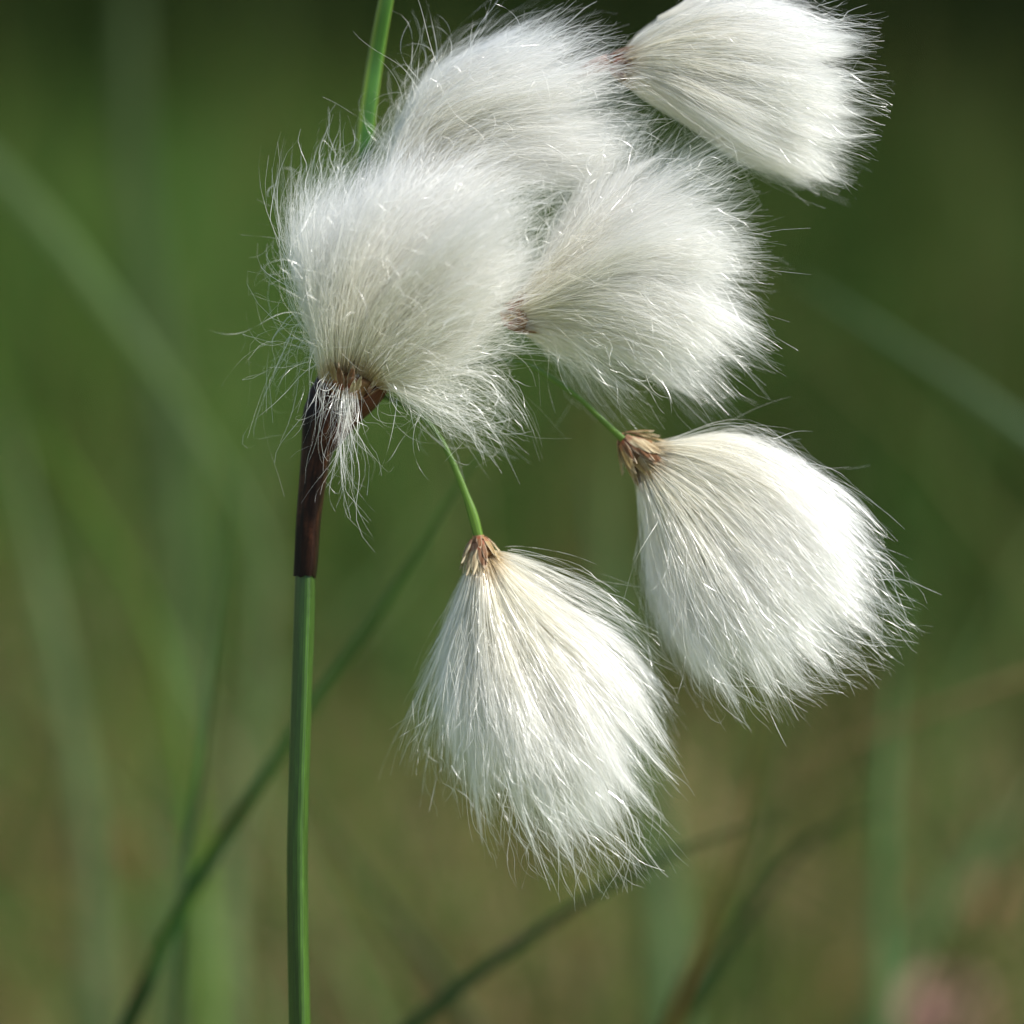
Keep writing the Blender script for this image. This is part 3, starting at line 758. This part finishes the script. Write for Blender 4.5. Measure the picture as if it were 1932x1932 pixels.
# ------------------------------------------------------------------ meadow behind (one mass)
def meadow(name, N, ylo, yhi, h_lo, h_hi, wlo, whi, palette, seed, patch=1.0, lean=.25, power=1.0, xk=.24):
    g = np.random.default_rng(seed)
    y = ylo + (yhi - ylo) * g.uniform(0, 1, N) ** power
    x = g.uniform(-1, 1, N) * (y * xk + .10)
    # patches
    pf = (np.sin(x * 9 * patch + 2) * np.cos(y * 6 * patch + x * 3) + np.sin(x * 21 * patch + y * 11) * .6 + np.sin(y * 17 + 1) * .3)
    h = g.uniform(h_lo, h_hi, N) * (1 + .12 * pf)
    az = g.uniform(0, 2 * np.pi, N); ln = np.abs(g.normal(0, lean, N)) * h
    Kb = 6; s = np.linspace(0, 1, Kb)[None]
    off = ln[:, None] * s**2 * 1.3
    P = np.stack([x[:, None] + np.cos(az)[:, None] * off, y[:, None] + np.sin(az)[:, None] * off, h[:, None] * (s - .18 * (ln / h)[:, None] * s**3) - .01], -1)
    V, F = ribbons(P, g.uniform(wlo, whi, N), .8, seed, taper=.12)
    pal = np.array(palette)
    idx = np.clip(((pf + 1.6) / 3.2 + g.normal(0, .22, N)) * len(pal), 0, len(pal) - 1).astype(int)
    c = pal[idx] * g.uniform(.7, 1.3, (N, 1))
    c = c * np.where((x / y > .015 + .03 * np.sin(y * 5)) & (y > 1.0), .6, 1.0)[:, None]      # shade over the right of the meadow, put into the grass colour
    c = np.repeat(np.repeat(c, Kb, 0), 2, 0)
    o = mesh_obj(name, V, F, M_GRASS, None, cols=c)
    return o
pal1 = [(0.0237, 0.0687, 0.0077), (0.0304, 0.0969, 0.0102), (0.054, 0.1212, 0.0152), (0.0473, 0.1292, 0.0177), (0.1013, 0.1533, 0.0278), (0.081, 0.1615, 0.038), (0.162, 0.1615, 0.0456)]
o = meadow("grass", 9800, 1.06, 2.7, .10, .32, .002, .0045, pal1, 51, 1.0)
tag(o, "mass of blurred green and straw coloured meadow grass behind the plant", "grass", kind="stuff")
pal0 = [(.02, .05, .012), (.05, .12, .025), (.03, .07, .015), (.15, .22, .08), (.09, .18, .03), (.13, .12, .04)]
o = meadow("grass", 900, .46, 1.0, .12, .38, .0010, .0026, pal0, 54, 3.0, lean=.45, xk=.2)
tag(o, "loose nearer grass blades, softly blurred, in front of the meadow", "grass", kind="stuff")
pal2 = [(0.0061, 0.0136, 0.0019), (0.0121, 0.0247, 0.0033), (0.0168, 0.034, 0.0043), (0.0271, 0.037, 0.0057), (0.0211, 0.0433, 0.0066)]
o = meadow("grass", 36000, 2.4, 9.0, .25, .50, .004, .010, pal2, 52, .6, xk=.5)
tag(o, "darker far grass filling the top of the picture", "grass", kind="stuff")
pal3 = [(0.3088, 0.2379, 0.093), (0.436, 0.2889, 0.1431), (0.1636, 0.2209, 0.043), (0.2362, 0.2549, 0.0715), (0.4724, 0.3228, 0.1931)]
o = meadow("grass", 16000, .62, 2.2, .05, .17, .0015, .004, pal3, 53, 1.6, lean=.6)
tag(o, "short dry straw and moss tufts low between the grass", "grass", kind="stuff")

# ------------------------------------------------------------------ dark shrubs far behind
def shrub(label, x, y, h, wd, seed):
    g = np.random.default_rng(seed)
    root = empty("bog_shrub", (x, y, 0)); tag(root, label, "shrub", "dark shrubs at the back of the meadow")
    tv, tf = [], []; off = 0
    tips = []
    for k in range(9):
        a = g.uniform(0, 6.28); r = g.uniform(.2, .9)
        P = spline([(0, 0, -.02), (math.cos(a) * r * wd * .25, math.sin(a) * r * wd * .25, h * .35), (math.cos(a) * r * wd * .5, math.sin(a) * r * wd * .5, h * g.uniform(.6, .95))], 10)
        V, F = tube(P, np.linspace(.03, .006, 10), 7, None, (0.3, .9, .1), cap=False); tv.append(V); tf.append(F + off); off += len(V)
    mesh_obj("branches", np.vstack(tv), np.vstack(tf), M_BLADE, root, cols=np.tile([[.07, .05, .035]], (off, 1)), uv=np.zeros((off, 2)), smooth=True)
    n = 9000
    cc = g.normal(0, 1, (60, 3)); cc = unit(cc) * g.uniform(.3, 1, (60, 1)) ** .5
    k = g.integers(0, 60, n); p = cc[k] * .85 + g.normal(0, .13, (n, 3))
    ctr = p * np.array([wd * .5, wd * .5, h * .46]) + np.array([0, 0, h * .54]); ctr[:, 2] = np.abs(ctr[:, 2])
    d = unit(g.normal(0, 1, (n, 3)) + np.array([0, 0, .4])) * g.uniform(.02, .045, (n, 1))
    P = ctr[:, None] + d[:, None] * np.linspace(0, 1, 3)[None, :, None]
    V, F = ribbons(P, g.uniform(.012, .026, n), .5, seed, taper=.3)
    c = np.array([.022, .04, .010]) * g.uniform(.6, 1.5, (n, 1)); c = np.repeat(np.repeat(c, 3, 0), 2, 0)
    mesh_obj("foliage", V, F, M_GRASS, root, cols=c)
shrub("dark leafy shrub behind the meadow at the left", -1.25, 8.2, 1.1, 2.0, 61)
shrub("dark leafy shrub beyond the upper left corner", -3.0, 8.6, 1.2, 2.0, 64)
shrub("dark leafy shrub behind the meadow in the middle", .35, 9.0, 1.2, 2.0, 62)
shrub("darkest leafy shrub behind the meadow at the right", 1.75, 8.0, 1.15, 1.7, 63)

# ------------------------------------------------------------------ small pink bog flowers
M_PETAL = leaf_material("petal_pink", 0.6, 0.4, spec=.2)
def flower(label, px, py, d, size, color, n=9, seed=0):
    g = np.random.default_rng(seed)
    top = at(px, py, d); root = np.array([top[0] + .01, top[1] + .01, 0.0])
    e = empty("heath_flower", tuple(root)); tag(e, label, "flower", "small pink flowers low in the meadow")
    P = spline([(0, 0, -.01), ((top - root) * .5 + [0.004, 0, 0]), (top - root)], 14)
    V, F = tube(P, np.linspace(.0012, .0007, 14), 7, None, (0, -1, 0))
    mesh_obj("stem", V, F, M_BLADE, e, cols=np.tile([[.16, .08, .04]], (len(V), 1)), uv=np.zeros((len(V), 2)), smooth=True)
    for k in range(n):      # nodding bells
        a = k * 2.4; c0 = (top - root) + np.array([math.cos(a), math.sin(a), g.uniform(-.5, .9)]) * size * .6
        path = c0 + np.array([math.cos(a) * .25, math.sin(a) * .25, -1]) * np.linspace(0, size * .9, 8)[:, None]
        rad = size * .35 * np.array([.25, .75, 1, 1.05, 1, .8, .7, .95])
        V, F = tube(path, rad, 10, None, (1, 0, .1), cap=False)
        mesh_obj("bell", V, F, M_PETAL, e, cols=np.array(color) * g.uniform(.8, 1.15, (len(V), 1)), smooth=True)
PK = (.50, .30, .24)
flower("largest pink flower head, near the lower right corner", 1770, 1880, .70, .0100, PK, 12, 71)
flower("faint pink flower head beneath the lowest tuft", 945, 1690, .95, .009, (.45, .26, .2), 7, 72)
flower("dull reddish flower head left of the main stem", 285, 1590, .80, .007, (.42, .15, .09), 7, 73)
flower("small orange-pink flower head above the largest one", 1850, 1680, .66, .0045, (.52, .27, .16), 5, 74)
flower("orange-tinted flower head below the reddish stalk's right side", 1640, 1850, .80, .007, (.50, .28, .12), 7, 75)
